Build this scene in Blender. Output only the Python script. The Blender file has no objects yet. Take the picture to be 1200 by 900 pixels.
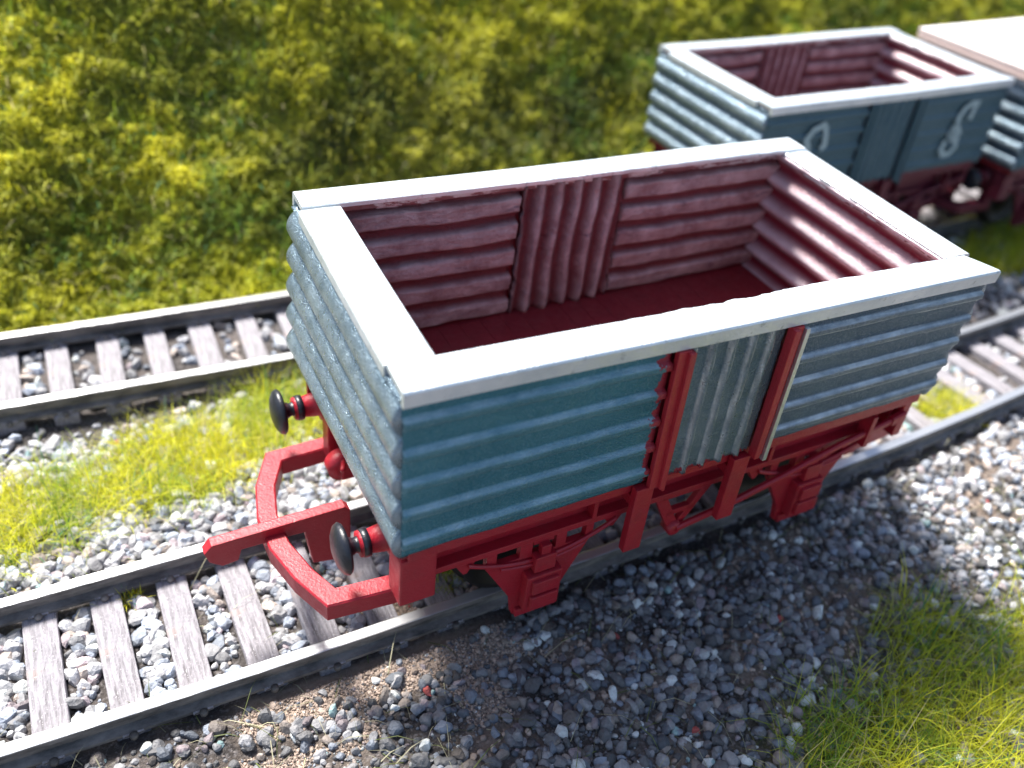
import bpy, bmesh, math, random
import numpy as np
from mathutils import Vector, Matrix
random.seed(7); rng = np.random.default_rng(11)
S = 0.1                       # scene unit = 1 cm, all sizes below are written in millimetres
scn = bpy.context.scene
COL = scn.collection

# ------------------------------------------------------------------ camera
cd = bpy.data.cameras.new('camera'); cam = bpy.data.objects.new('camera', cd); COL.objects.link(cam)
cam.location = (-5.329, -6.848, 8.107)
cam.rotation_euler = (math.radians(52.88), math.radians(-5.24), math.radians(-25.98))
cd.sensor_width = 36; cd.lens = 36*1076.4/1200
cd.clip_start = 0.1; cd.clip_end = 2000
cd.dof.use_dof = True; cd.dof.focus_distance = 9.1; cd.dof.aperture_fstop = 0.235
scn.camera = cam

# ------------------------------------------------------------------ light
SUN_EL, SUN_AZ = math.radians(57), math.radians(-20)     # from behind the wagons, a little to the left (az from +Y)
w = bpy.data.worlds.new('World'); scn.world = w; w.use_nodes = True
nt = w.node_tree; bg = nt.nodes['Background']
sky = nt.nodes.new('ShaderNodeTexSky'); sky.sky_type = 'NISHITA'; sky.sun_disc = False
sky.sun_elevation = SUN_EL; sky.sun_rotation = SUN_AZ; sky.air_density = 1.0; sky.dust_density = 2.5
nt.links.new(sky.outputs[0], bg.inputs[0]); bg.inputs[1].default_value = 0.095
sd = bpy.data.lights.new('sun', 'SUN'); sun = bpy.data.objects.new('sun', sd); COL.objects.link(sun)
sd.energy = 5.0; sd.angle = math.radians(13); sd.color = (1.0, 0.96, 0.9)
sdir = Vector((math.sin(SUN_AZ)*math.cos(SUN_EL), math.cos(SUN_AZ)*math.cos(SUN_EL), math.sin(SUN_EL)))
sun.rotation_euler = sdir.to_track_quat('Z', 'Y').to_euler()
sun.location = sdir*60
scn.view_settings.view_transform = 'Standard'; scn.view_settings.look = 'None'
scn.view_settings.gamma = 1.0; scn.view_settings.exposure = 1.25

# ------------------------------------------------------------------ helpers: noise, meshes, materials
def h3(i, j, k, s):
    n = (i*374761393 + j*668265263 + k*2147483647 + s*1274126177) & 0xffffffff
    n = ((n ^ (n >> 13))*1274126177) & 0xffffffff
    n = ((n ^ (n >> 16))*2246822519) & 0xffffffff
    return ((n ^ (n >> 15)) & 0xffffff)/float(0xffffff)
def vn(x, y, z=0.0, s=0):                                # value noise 0..1
    x, y, z = np.broadcast_arrays(np.asarray(x, float), np.asarray(y, float), np.asarray(z, float))
    i, j, k = np.floor(x).astype(np.int64), np.floor(y).astype(np.int64), np.floor(z).astype(np.int64)
    u, v, t = x-i, y-j, z-k
    u, v, t = u*u*(3-2*u), v*v*(3-2*v), t*t*(3-2*t)
    r = 0
    for a in (0, 1):
        for b in (0, 1):
            for c in (0, 1):
                r = r + h3(i+a, j+b, k+c, s)*(u if a else 1-u)*(v if b else 1-v)*(t if c else 1-t)
    return r
def fbm(x, y, z=0.0, s=0, o=3):
    r, a, tot = 0, 1.0, 0
    for q in range(o):
        r = r + a*vn(np.asarray(x)*2**q, np.asarray(y)*2**q, np.asarray(z)*2**q, s+q*17); tot += a; a *= .5
    return r/tot
def smooth(a, b, x):
    t = np.clip((np.asarray(x, float)-a)/(b-a), 0, 1); return t*t*(3-2*t)

def link(o, parent=None):
    COL.objects.link(o)
    if parent: o.parent = parent
    return o
def empty(name, loc=(0, 0, 0), rz=0.0, sc=1.0):
    o = bpy.data.objects.new(name, None); COL.objects.link(o)
    o.location = [c*S for c in loc]; o.rotation_euler = (0, 0, rz); o.scale = (sc,)*3
    o.empty_display_size = .5
    return o
def tag(o, label=None, cat=None, group=None, kind=None):
    for k, v in (('label', label), ('category', cat), ('group', group), ('kind', kind)):
        if v: o[k] = v
    return o
def np_obj(name, V, T, mats, parent=None, smooth_=False, col=None, attrs=None, midx=None):
    """V (n,3) in mm, T (m,k) faces with the same number of corners"""
    me = bpy.data.meshes.new(name)
    V = np.asarray(V, np.float32)*S; T = np.asarray(T, np.int32); k = T.shape[1]
    me.vertices.add(len(V)); me.vertices.foreach_set('co', V.ravel())
    me.loops.add(T.size); me.loops.foreach_set('vertex_index', T.ravel())
    me.polygons.add(len(T)); me.polygons.foreach_set('loop_start', np.arange(0, T.size, k, dtype=np.int32))
    me.polygons.foreach_set('loop_total', np.full(len(T), k, np.int32))
    if midx is not None: me.polygons.foreach_set('material_index', np.asarray(midx, np.int32))
    me.update(calc_edges=True)
    me.polygons.foreach_set('use_smooth', np.full(len(T), bool(smooth_)))
    if col is not None:
        a = me.color_attributes.new('tint', 'FLOAT_COLOR', 'POINT')
        a.data.foreach_set('color', np.concatenate([col, np.ones((len(V), 1))], 1).astype(np.float32).ravel())
    for n, v in (attrs or {}).items():
        a = me.attributes.new(n, 'FLOAT', 'POINT'); a.data.foreach_set('value', np.asarray(v, np.float32))
    for m in (mats if isinstance(mats, (list, tuple)) else [mats]): me.materials.append(m)
    me.validate(); 
    return link(bpy.data.objects.new(name, me), parent)

class MB:
    """collects bevelled boxes, prisms, lathes and tubes; build() links them as ONE mesh object (mm)"""
    def __init__(s): s.bm = bmesh.new()
    def box(s, a, b, bev=0.12, mi=0, rot=None, piv=None):
        r = bmesh.ops.create_cube(s.bm, size=1.0); vs = r['verts']
        for v in vs: v.co = Vector([a[i]+(v.co[i]+.5)*(b[i]-a[i]) for i in range(3)])
        fs = list({f for v in vs for f in v.link_faces})
        for f in fs: f.material_index = mi
        if bev > 0:
            es = list({e for v in vs for e in v.link_edges})
            g = bmesh.ops.bevel(s.bm, geom=es, offset=bev, segments=2, affect='EDGES', profile=.6)
            vs = list({v for f in g['faces'] for v in f.verts} | {v for v in vs if v.is_valid})
        if rot is not None:
            p = Vector(piv)
            for v in vs: v.co = rot @ (v.co-p)+p
        return vs
    def prism(s, pts, axis, a, b, bev=0.1, mi=0):
        """polygon pts in the two other axes, extruded along axis from a to b"""
        o = [i for i in range(3) if i != axis]
        def P(p, t):
            c = [0, 0, 0]; c[o[0]], c[o[1]], c[axis] = p[0], p[1], t; return c
        A = [s.bm.verts.new(P(p, a)) for p in pts]; B = [s.bm.verts.new(P(p, b)) for p in pts]
        fs = [s.bm.faces.new(A), s.bm.faces.new(B[::-1])]
        n = len(pts)
        for i in range(n): fs.append(s.bm.faces.new([A[i], B[i], B[(i+1) % n], A[(i+1) % n]]))
        bmesh.ops.recalc_face_normals(s.bm, faces=fs)
        for f in fs: f.material_index = mi
        if bev > 0:
            es = list({e for f in fs[:2] for e in f.edges})
            bmesh.ops.bevel(s.bm, geom=es, offset=bev, segments=2, affect='EDGES', profile=.6)
    def lathe(s, prof, org, axis, n=32, mi=0):
        """prof [(t, r)] along axis from org"""
        ax = Vector(axis).normalized(); u = ax.orthogonal().normalized(); v = ax.cross(u)
        rings = []
        for t, r in prof:
            rings.append([s.bm.verts.new(Vector(org)+ax*t+(u*math.cos(2*math.pi*i/n)+v*math.sin(2*math.pi*i/n))*max(r, 1e-3)) for i in range(n)])
        fs = []
        for a, b in zip(rings, rings[1:]):
            for i in range(n): fs.append(s.bm.faces.new([a[i], a[(i+1) % n], b[(i+1) % n], b[i]]))
        fs.append(s.bm.faces.new(rings[0][::-1])); fs.append(s.bm.faces.new(rings[-1]))
        for f in fs: f.material_index = mi; f.smooth = True
        bmesh.ops.recalc_face_normals(s.bm, faces=fs)
    def tube(s, pts, r, n=10, mi=0):
        pts = [Vector(p) for p in pts]; rings = []
        for i, p in enumerate(pts):
            d = (pts[min(i+1, len(pts)-1)]-pts[max(i-1, 0)]).normalized()
            u = d.cross(Vector((0.13, 0.2, 1))).normalized(); v = d.cross(u)
            rr = r[i] if isinstance(r, (list, tuple)) else r
            rings.append([s.bm.verts.new(p+(u*math.cos(2*math.pi*k/n)+v*math.sin(2*math.pi*k/n))*rr) for k in range(n)])
        fs = []
        for a, b in zip(rings, rings[1:]):
            for i in range(n): fs.append(s.bm.faces.new([a[i], a[(i+1) % n], b[(i+1) % n], b[i]]))
        fs.append(s.bm.faces.new(rings[0][::-1])); fs.append(s.bm.faces.new(rings[-1]))
        for f in fs: f.material_index = mi; f.smooth = True
        bmesh.ops.recalc_face_normals(s.bm, faces=fs)
    def sweep(s, pts, sec, up=(0, 0, 1), mi=0, c=.18):
        """rectangular section sec=(width,height) along a polyline, mitred"""
        pts = [Vector(p) for p in pts]; up = Vector(up); rings = []
        for i, p in enumerate(pts):
            d1 = (pts[i]-pts[i-1]).normalized() if i else (pts[1]-pts[0]).normalized()
            d2 = (pts[i+1]-pts[i]).normalized() if i < len(pts)-1 else d1
            d = (d1+d2).normalized(); sd_ = d.cross(up).normalized()
            k = 1/max(.5, d.dot(d1)); w_ = sec[0]/2*k; h_ = sec[1]/2
            c = min(.18, sec[1]*.3)
            prof = [(-w_+c, -h_), (w_-c, -h_), (w_, -h_+c), (w_, h_-c), (w_-c, h_), (-w_+c, h_), (-w_, h_-c), (-w_, -h_+c)]
            rings.append([s.bm.verts.new(p+sd_*a+up*b) for a, b in prof])
        fs = []; n = 8
        for a, b in zip(rings, rings[1:]):
            for i in range(n): fs.append(s.bm.faces.new([a[i], a[(i+1) % n], b[(i+1) % n], b[i]]))
        fs.append(s.bm.faces.new(rings[0][::-1])); fs.append(s.bm.faces.new(rings[-1]))
        bmesh.ops.recalc_face_normals(s.bm, faces=fs)
        for f in fs: f.material_index = mi
    def build(s, name, mats, parent=None, warp=None):
        for v in s.bm.verts:
            if warp: v.co = Vector(warp(*v.co))
            v.co *= S
        me = bpy.data.meshes.new(name); s.bm.to_mesh(me); s.bm.free()
        for m in (mats if isinstance(mats, (list, tuple)) else [mats]): me.materials.append(m)
        return link(bpy.data.objects.new(name, me), parent)

class NT:
    def __init__(s, name):
        s.m = bpy.data.materials.new(name); s.m.use_nodes = True; s.t = s.m.node_tree
        s.p = s.t.nodes['Principled BSDF']; s.tc = s.n('ShaderNodeTexCoord')
    def n(s, t, **k):
        nd = s.t.nodes.new(t)
        for a, b in k.items(): setattr(nd, a, b)
        return nd
    def l(s, a, b): s.t.links.new(a, b)
    def noise(s, scale, detail=4, rough=.55, vec=None, stretch=None):
        nd = s.n('ShaderNodeTexNoise'); nd.inputs['Scale'].default_value = scale
        nd.inputs['Detail'].default_value = detail; nd.inputs['Roughness'].default_value = rough
        v = vec or s.tc.outputs['Object']
        if stretch:
            mp = s.n('ShaderNodeMapping'); mp.inputs['Scale'].default_value = stretch; s.l(v, mp.inputs[0]); v = mp.outputs[0]
        s.l(v, nd.inputs['Vector']); return nd.outputs['Fac']
    def ramp(s, fac, stops):
        r = s.n('ShaderNodeValToRGB'); e = r.color_ramp.elements
        while len(e) < len(stops): e.new(.5)
        for i, (p, c) in enumerate(stops):
            e[i].position = p; e[i].color = (*c, 1) if not isinstance(c, (int, float)) else (c, c, c, 1)
        s.l(fac, r.inputs[0]); return r.outputs[0]
    def mix(s, fac, a, b, mode='MIX'):
        m = s.n('ShaderNodeMix'); m.data_type = 'RGBA'; m.blend_type = mode
        for sock, v in ((m.inputs[0], fac), (m.inputs[6], a), (m.inputs[7], b)):
            if isinstance(v, (int, float)): sock.default_value = v
            elif isinstance(v, tuple): sock.default_value = (*v, 1)
            else: s.l(v, sock)
        return m.outputs[2]
    def math(s, op, a, b=0.0):
        m = s.n('ShaderNodeMath'); m.operation = op; m.use_clamp = False
        for sock, v in ((m.inputs[0], a), (m.inputs[1], b)):
            if isinstance(v, (int, float)): sock.default_value = v
            else: s.l(v, sock)
        return m.outputs[0]
    def attr(s, name, out='Fac'):
        a = s.n('ShaderNodeAttribute'); a.attribute_name = name; return a.outputs[out]
    def bump(s, h, dist, strength=1.0, prev=None):
        b = s.n('ShaderNodeBump'); b.inputs['Distance'].default_value = dist; b.inputs['Strength'].default_value = strength
        s.l(h, b.inputs['Height'])
        if prev: s.l(prev, b.inputs['Normal'])
        s.l(b.outputs[0], s.p.inputs['Normal']); return b.outputs[0]
    def set(s, base=None, rough=None, metal=None, **k):
        for nm, v in (('Base Color', base), ('Roughness', rough), ('Metallic', metal), *k.items()):
            if v is None: continue
            i = s.p.inputs[nm]
            if isinstance(v, (int, float)): i.default_value = v
            elif isinstance(v, tuple): i.default_value = (*v, 1)
            else: s.l(v, i)
        return s.m

# --- paint and metal
def m_cladding(name, ca, cb, ridge, mt=.55, rg=.42):
    t = NT(name)
    n1 = t.noise(1.6, 5); n2 = t.noise(60, 2)
    base = t.mix(t.ramp(n1, [(.35, 0.0), (.7, 1.0)]), ca, cb)
    fine = t.ramp(n2, [(.45, 0.0), (.75, 1.0)])
    wear_and_glint = t.attr('wear_and_glint')
    base = t.mix(t.math('MULTIPLY', wear_and_glint, t.ramp(t.noise(5, 5), [(.3, .35), (.7, 1.0)])), base, ridge)
    base = t.mix(t.math('MULTIPLY', fine, .2), base, ridge)
    # red underframe paint slopped over the edges
    smear = t.math('GREATER_THAN', t.math('ADD', t.attr('smear'), t.math('MULTIPLY', t.noise(7, 5, .65), 1.1)), 1.12)
    base = t.mix(smear, base, (.30, .02, .035))
    t.bump(t.noise(60, 2), .014, .9, t.bump(t.noise(9, 3), .02, .4))
    return t.set(base, t.ramp(t.noise(14, 4), [(.3, rg-.08), (.7, rg+.12)]), t.mix(smear, (mt,)*3, (0., 0., 0.)))
M = {}
M['clad'] = m_cladding('teal_grey_paint', (.028, .150, .205), (.055, .20, .26), (.46, .62, .68))
M['clad_grey'] = m_cladding('slate_grey_paint', (.055, .10, .15), (.08, .135, .185), (.66, .74, .79))
M['clad_door'] = m_cladding('silver_teal_paint', (.085, .15, .20), (.15, .22, .28), (.66, .72, .73), .7, .33)
M['clad_end'] = m_cladding('silver_blue_paint', (.075, .13, .18), (.12, .185, .24), (.40, .49, .56), .75, .30)
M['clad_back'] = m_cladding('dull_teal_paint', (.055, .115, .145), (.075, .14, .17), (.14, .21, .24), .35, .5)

t = NT('white_metal_rim')
n = t.noise(3.0, 5)
base = t.mix(t.ramp(n, [(.3, 0.0), (.75, 1.0)]), (.70, .75, .78), (.52, .58, .62))
chip = t.ramp(t.noise(7, 6, .7), [(.60, 0.0), (.66, 1.0)])
base = t.mix(t.math('MULTIPLY', chip, .7), base, (.32, .36, .38))
t.bump(t.noise(30, 3), .012, .5)
M['rim'] = t.set(base, t.ramp(t.noise(9, 5), [(.3, .28), (.7, .48)]), .45)

def m_lining(name, metal_k=.5):
    t = NT(name)
    red = t.mix(t.noise(4, 5), (.10, .012, .018), (.21, .04, .05))
    worn = t.mix(t.noise(6, 5), (.50, .37, .38), (.78, .67, .68))
    blue = t.ramp(t.noise(2.2, 4, .6, stretch=(1, 1, 3)), [(.62, 0.0), (.72, 1.0)])
    worn = t.mix(t.math('MULTIPLY', blue, .8), worn, (.12, .13, .19))
    f = t.math('MULTIPLY', t.attr('wear_and_glint'), t.ramp(t.noise(3.5, 6, .65), [(.30, 0.35), (.6, 1.0)]))
    base = t.mix(f, red, worn)
    t.bump(t.noise(7, 7, .72, stretch=(.5, 1, 1)), .07, 1.0, t.bump(t.noise(50, 2), .01, .4))
    return t.set(base, t.ramp(t.noise(8, 4), [(.3, .30), (.7, .48)]), t.math('MULTIPLY', f, metal_k))
M['lining'] = m_lining('worn_red_lining')
t = NT('glossy_red_lining')
f = t.math('MULTIPLY', t.attr('wear_and_glint'), t.ramp(t.noise(3, 4), [(.3, .6), (.6, 1.0)]))
base = t.mix(f, (.17, .015, .03), (.85, .76, .80))  # bright reflections along the ridges painted in as near-white, on top of wear
t.bump(t.noise(14, 3), .02, .5)
M['lining_end'] = t.set(base, .25, t.math('MULTIPLY', f, .35))

t = NT('chipped_edging')
cc = t.mix(t.ramp(t.noise(5, 6, .7, stretch=(.4, 1, 1.5)), [(.46, 0.0), (.5, 1.0)]), (.20, .10, .11), (.50, .52, .54))
cc = t.mix(t.ramp(t.noise(9, 6, .7), [(.6, 0.0), (.63, 1.0)]), cc, (.06, .06, .07))
t.bump(t.noise(12, 5), .03, .7)
M['edging'] = t.set(cc, .4, .4)
def m_red(name, a, b, rg=.42):
    t = NT(name)
    base = t.mix(t.noise(5, 5), a, b)
    grime = t.ramp(t.noise(2.6, 6, .65), [(.5, 0.0), (.75, .4)])
    base = t.mix(grime, base, (.16, .035, .035))
    scuff = t.ramp(t.noise(18, 6, .7), [(.655, 0.0), (.69, 1.0)])
    base = t.mix(t.math('MULTIPLY', scuff, .6), base, (.10, .01, .018))
    t.bump(t.noise(40, 3), .008, .6, t.bump(t.noise(4, 4), .02, .3))
    return t.set(base, t.ramp(t.noise(12, 4), [(.3, rg-.08), (.7, rg+.14)]))
M['red'] = m_red('red_paint', (.29, .006, .016), (.38, .013, .028))
M['red_dark'] = m_red('dark_red_floor_paint', (.16, .008, .014), (.24, .016, .026), .5)
M['red_worn'] = m_red('worn_red_post_paint', (.32, .012, .022), (.44, .03, .04), .4)
M['red_back'] = m_red('shaded_maroon_paint', (.07, .006, .016), (.12, .008, .024), .45)  # the underframe red with shadow painted in, for the back wagons
t = NT('black_metal'); t.bump(t.noise(30, 3), .01, .5)
M['black'] = t.set(t.mix(t.noise(10), (.006, .008, .014), (.016, .018, .026)), .38, .0)
t = NT('wheel_metal'); M['wheel'] = t.set(t.mix(t.noise(8), (.02, .018, .018), (.05, .045, .04)), .5, .6)
t = NT('silver_edge'); t.bump(t.noise(30, 3), .012, .6)
M['silver'] = t.set(t.mix(t.noise(12, 4), (.45, .50, .52), (.7, .74, .76)), .35, .7)
t = NT('chalk_lettering'); M['chalk'] = t.set(t.mix(t.noise(9), (.24, .34, .36), (.36, .46, .47)), .6)
t = NT('pale_board'); t.bump(t.noise(20, 4), .02, .5)
M['board'] = t.set(t.mix(t.noise(4, 5, stretch=(1, 6, 1)), (.62, .44, .38), (.72, .56, .50)), .6)
t = NT('white_board'); M['board_top'] = t.set(t.mix(t.noise(3, 5), (.8, .78, .75), (.86, .85, .83)), .5)

# --- track and ground
t = NT('rail_top_steel'); t.bump(t.noise(20, 3, stretch=(.2, 3, 3)), .008, .5)
M['railtop'] = t.set(t.mix(t.noise(5, 5, stretch=(.4, 4, 1)), (.50, .51, .53), (.68, .69, .70)), .36, .75)
t = NT('rail_side_weathered'); t.bump(t.noise(12, 5), .03, .6)
M['railside'] = t.set(t.mix(t.ramp(t.noise(4, 6, .65, stretch=(.6, 1, 2)), [(.35, 0.0), (.65, 1.0)]), (.06, .057, .055), (.23, .21, .195)), .6, .2)
t = NT('weathered_sleeper')
g = t.noise(5, 6, .65, stretch=(6, .6, 3))
b = t.mix(t.ramp(g, [(.3, 0.0), (.7, 1.0)]), (.14, .13, .14), (.42, .40, .435))
b = t.mix(t.ramp(t.noise(2, 3), [(.62, 0.0), (.76, .5)]), b, (.38, .25, .19))
b = t.mix(t.ramp(t.noise(40, 2), [(.62, 0.0), (.7, .8)]), b, (.55, .53, .54))
t.bump(g, .06, .8, t.bump(t.noise(30, 3), .02, .6))
M['sleeper'] = t.set(b, .7)
t = NT('stone')
b = t.mix(.5, t.attr('tint', 'Color'), t.ramp(t.noise(9, 5, .7), [(.3, .45), (.7, 1.35)]), 'MULTIPLY')
b = t.mix(1.0, t.attr('tint', 'Color'), t.ramp(t.noise(16, 5, .7), [(.25, .62), (.75, 1.25)]), 'MULTIPLY')
t.bump(t.noise(22, 4, .6), .03, .7)
M['stone'] = t.set(b, .62)
t = NT('earth_and_grit')
b = t.mix(t.ramp(t.noise(1.2, 6, .6), [(.4, 0.0), (.62, 1.0)]), (.035, .030, .028), (.12, .10, .09))
b = t.mix(t.ramp(t.noise(25, 3), [(.5, 0.0), (.7, .8)]), b, (.24, .22, .22))
b = t.mix(t.attr('sand'), b, t.mix(t.noise(18, 4), (.20, .14, .10), (.44, .35, .28)))
b = t.mix(t.attr('moss'), b, t.mix(t.noise(12, 4), (.05, .065, .012), (.14, .15, .03)))
t.bump(t.noise(14, 6, .7), .09, 1.0)
M['ground'] = t.set(b, .85)
t = NT('bank_soil'); t.bump(t.noise(8, 5), .1, 1.0)
M['bank'] = t.set(t.mix(t.noise(2, 5), (.08, .09, .02), (.17, .17, .03)), .9)
def m_leaf(name, trans):
    t = NT(name)
    c = t.attr('tint', 'Color')
    t.set(c, .6)
    tr = t.n('ShaderNodeBsdfTranslucent'); t.l(c, tr.inputs[0])
    mx = t.n('ShaderNodeMixShader'); mx.inputs[0].default_value = trans
    t.l(t.p.outputs[0], mx.inputs[1]); t.l(tr.outputs[0], mx.inputs[2])
    t.l(mx.outputs[0], t.t.nodes['Material Output'].inputs[0]); return t.m
M['leaf'] = m_leaf('flock_foliage', .5); M['grass'] = m_leaf('static_grass', .45)

# ------------------------------------------------------------------ ground and tracks (height functions, mm; rail top = 0)
def interp(pts): 
    X, Y = zip(*pts); return lambda x: np.interp(x, X, Y)
def spline(pts):
    X, Y = map(np.array, zip(*pts)); xs = np.linspace(X[0], X[-1], 400)
    ys = np.interp(xs, X, Y)
    for _ in range(3): 
        k = np.ones(31)/31; ys = np.convolve(np.pad(ys, 15, mode='reflect', reflect_type='odd'), k, 'valid')
    return lambda x: np.interp(x, xs, ys)
near1 = spline([(-140, -8.2), (-68, -8.75), (-32, -8.75), (35, -6.15), (56, -4.7), (73, -3.3), (120, 2.5), (260, 24)])
far1 = spline([(-140, 7.0), (-68, 7.75), (-26, 8.8), (35, 10.3), (82, 12.0), (98, 13.3), (130, 17.2), (260, 40)])
near2 = spline([(-140, 46), (-66, 43.7), (-27, 42.7), (20, 42.2), (75, 43.9), (140, 47.5), (260, 58)])
far2 = spline([(-140, 62), (-66, 59.2), (-27, 58.3), (20, 58.5), (75, 60.1), (140, 64), (260, 75)])
bank0 = spline([(-140, 66.5), (-66, 63.5), (-25, 62.5), (40, 63), (100, 66), (260, 82)])

def ground_h(x, y):
    x = np.asarray(x, float); y = np.asarray(y, float)
    z = -3.9+1.0*(fbm(x/9, y/9, 0, 3)-.5)+.7*(fbm(x/2.2, y/2.2, 0, 9)-.5)
    d = near1(x)-y                                        # shoulder falling away on the viewer's side
    z = z-3.2*smooth(9, 40, d)+.5*smooth(1.5, 3.5, d)*(1-smooth(5, 9, d))
    ins = smooth(0, 2, y-near1(x))*smooth(0, 2, far1(x)-y)
    z = z*(1-ins)+(-3.7+.25*(z+3.9))*ins
    ins = smooth(0, 2, y-near2(x))*smooth(0, 2, far2(x)-y)
    z = z*(1-ins)+(-3.7+.25*(z+3.9))*ins
    return z
def sand_m(x, y):
    d = near1(x)-y
    m = 1.5*smooth(.8, 2, d)*(1-smooth(5, 8, d))*smooth(-50, -44, x)*(1-smooth(-26, -14, x))
    m2 = smooth(.42, .6, fbm(np.asarray(x)/6, np.asarray(y)/6, 0, 31))*.5*smooth(3, 6, d)
    m3 = smooth(-33, -31, x)*(1-smooth(-27, -24, x))*smooth(-8, -6, y)*(1-smooth(-3, 0, y))
    return np.clip(m*(.5+.8*fbm(np.asarray(x)/3, np.asarray(y)/3, 0, 5))+m2+m3, 0, 1)
# soft patches where the flock grass grows: (x, y, rx, ry, weight)
PATCH = [(-66, 24, 11, 7.5, 1.35), (-57, 25, 7, 5, 1.0), (-47, 27, 10, 7.5, 1.4), (-38, 29, 8, 6.5, 1.2), (-30, 33, 9, 7, 1.3), (-20, 36, 10, 6, 1.2), (-52, 32, 9, 3, .7),
         (-80, 26, 10, 7, 1), (-100, 28, 12, 7, 1), (0, 30, 22, 8, .7), (40, 31, 20, 6, .6),
         (12, -39, 10, 6.5, 1.1), (24, -40, 12, 8, 1.2), (30, -31, 8, 5, .8), (40, -42, 16, 11, 1), (22, -52, 14, 8, 1), (4, -40, 8, 4, .5),
         (66, 3.4, 4.5, 3.0, 1.6), (61, 0.5, 3.4, 2.2, 1.5), (116, 34, 11, 6, 1.2), (100, 36, 9, 5, .8), (130, 38, 14, 7, 1.1), (165, 44, 20, 7, 1),
         (52, -34, 10, 8, .5), (-21.5, -3.0, 1.8, 1.6, .5), (150, 5, 25, 9, .8)]
def patch_m(x, y):
    r = np.zeros(np.broadcast(x, y).shape)
    for a, b, rx, ry, k in PATCH: r = np.maximum(r, k*np.exp(-((x-a)/rx)**2-((y-b)/ry)**2))
    return r

def axis(a, fine0, fine1, b, st, big):
    return np.concatenate([np.arange(a, fine0, big), np.arange(fine0, fine1, st), np.arange(fine1, b+big, big)])
def grid_faces(nx, ny):
    i, j = np.meshgrid(np.arange(nx-1), np.arange(ny-1), indexing='ij'); a = (i*ny+j).ravel()
    return np.stack([a, a+ny, a+ny+1, a+1], 1)
gx, gy = axis(-700, -100, 170, 900, .7, 20), axis(-600, -60, 70, 110, .7, 12)
X, Y = np.meshgrid(gx, gy, indexing='ij'); Z = ground_h(X, Y); 
V = np.stack([X, Y, Z], -1).reshape(-1, 3)
g = np_obj('ground', V, grid_faces(len(gx), len(gy)), M['ground'], smooth_=True,
           attrs={'sand': sand_m(X, Y).ravel(), 'moss': np.clip(patch_m(X, Y)*1.1, 0, 1).ravel()})
tag(g, kind='structure')

def bank_h(x, y):
    d = y-bank0(x)
    h = -4.5+58*smooth(-12, 70, d)+np.clip(d-62, 0, 400)*.12
    l = (fbm(x/17, y/17, 0, 41, 3)-.5)*12*smooth(3, 16, d)+(fbm(x/6, y/6, 0, 47, 2)-.5)*2.5*smooth(1, 8, d)
    return h+l
bx, by = axis(-700, -110, 240, 900, 1.5, 20), axis(60, 60, 150, 500, 1.5, 20)
X, Y = np.meshgrid(bx, by, indexing='ij'); D = Y-bank0(X)
Z = np.where(D > -6, bank_h(X, Y), -9)
V = np.stack([X, Y, Z], -1).reshape(-1, 3)
tag(np_obj('embankment', V, grid_faces(len(bx), len(by)), M['bank'], smooth_=True), kind='structure')

# ------------------------------------------------------------------ rails and sleepers
def rail(fn, side, parent):
    xs = np.arange(-138, 258, 2.0)
    y = fn(xs); dy = np.gradient(y, xs); nn = np.stack([-dy, np.ones_like(dy)], 1); nn /= np.linalg.norm(nn, axis=1)[:, None]
    s = side                                               # +1: head grows outward towards +y
    prof = [(0.0, 0), (.12, .05), (1.18, .05), (1.3, 0), (1.3, -.62), (.95, -.85), (.9, -1.75), (1.75, -2.05), (1.75, -2.42), (-.45, -2.42), (-.45, -2.05), (.4, -1.75), (.35, -.85), (0, -.62)]
    prof = [(a, b-.05) for a, b in prof]
    n = len(prof); V = []
    for i in range(len(xs)):
        for a, b in prof: V.append((xs[i]+nn[i, 0]*a*s, y[i]+nn[i, 1]*a*s, b))
    F, mi = [], []
    for i in range(len(xs)-1):
        for k in range(n):
            k2 = (k+1) % n
            q = [i*n+k, i*n+k2, (i+1)*n+k2, (i+1)*n+k]
            F.append(q if s < 0 else q[::-1]); mi.append(0 if k in (0, 1, 2) else 1)
    return np_obj('rail', V, F, [M['railtop'], M['railside']], parent, midx=mi)
def sleeper(xc, fn_n, fn_f, parent, wob):
    yn, yf = float(fn_n(xc)), float(fn_f(xc)); yc = (yn+yf)/2
    ang = math.atan2(float(fn_n(xc+2)-fn_n(xc-2)), 4)+wob
    mb = MB(); hl = 9.7+random.uniform(-.4, .4); hw = 1.62+random.uniform(-.1, .1)
    mb.box((-hw, -hl, -4.6), (hw, hl, -2.52), .22)
    for yy, o in ((yn-yc, -1), (yf-yc, 1)):
        mb.box((-1.0, yy-1.25+o*.65, -2.6), (1.0, yy+1.25+o*.65, -2.12), .15, 1)
        for q in (-1.35, 1.35): mb.lathe([(0, .42), (.5, .42), (.62, .2)], (0, yy+q+o*.65, -2.6), (0, 0, 1), 8, 1)
    o = mb.build('sleeper', [M['sleeper'], M['railside']], parent)
    o.location = (xc*S, yc*S, 0); o.rotation_euler = (random.uniform(-.006, .006), random.uniform(-.012, .012), ang)
    return o
SLEEP = {}
for key, fn_, ff_, x0, lab in (('a', near1, far1, -64.4, 'railway track with grey weathered sleepers and bright rails under the large foreground wagon'),
                               ('b', near2, far2, -65.3, 'blurred railway track with grey sleepers at the foot of the green bank')):
    tr = empty('railway_track'); tag(tr, lab, 'railway track', 'model railway tracks')
    rail(fn_, -1, tr); rail(ff_, 1, tr)
    xs = []
    k = -9
    while x0+k*6.8 < 225:
        xx = x0+k*6.8; xs.append(xx); sleeper(xx, fn_, ff_, tr, random.uniform(-.025, .025)); k += 1
    SLEEP[key] = (np.array(xs), fn_, ff_)

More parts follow.
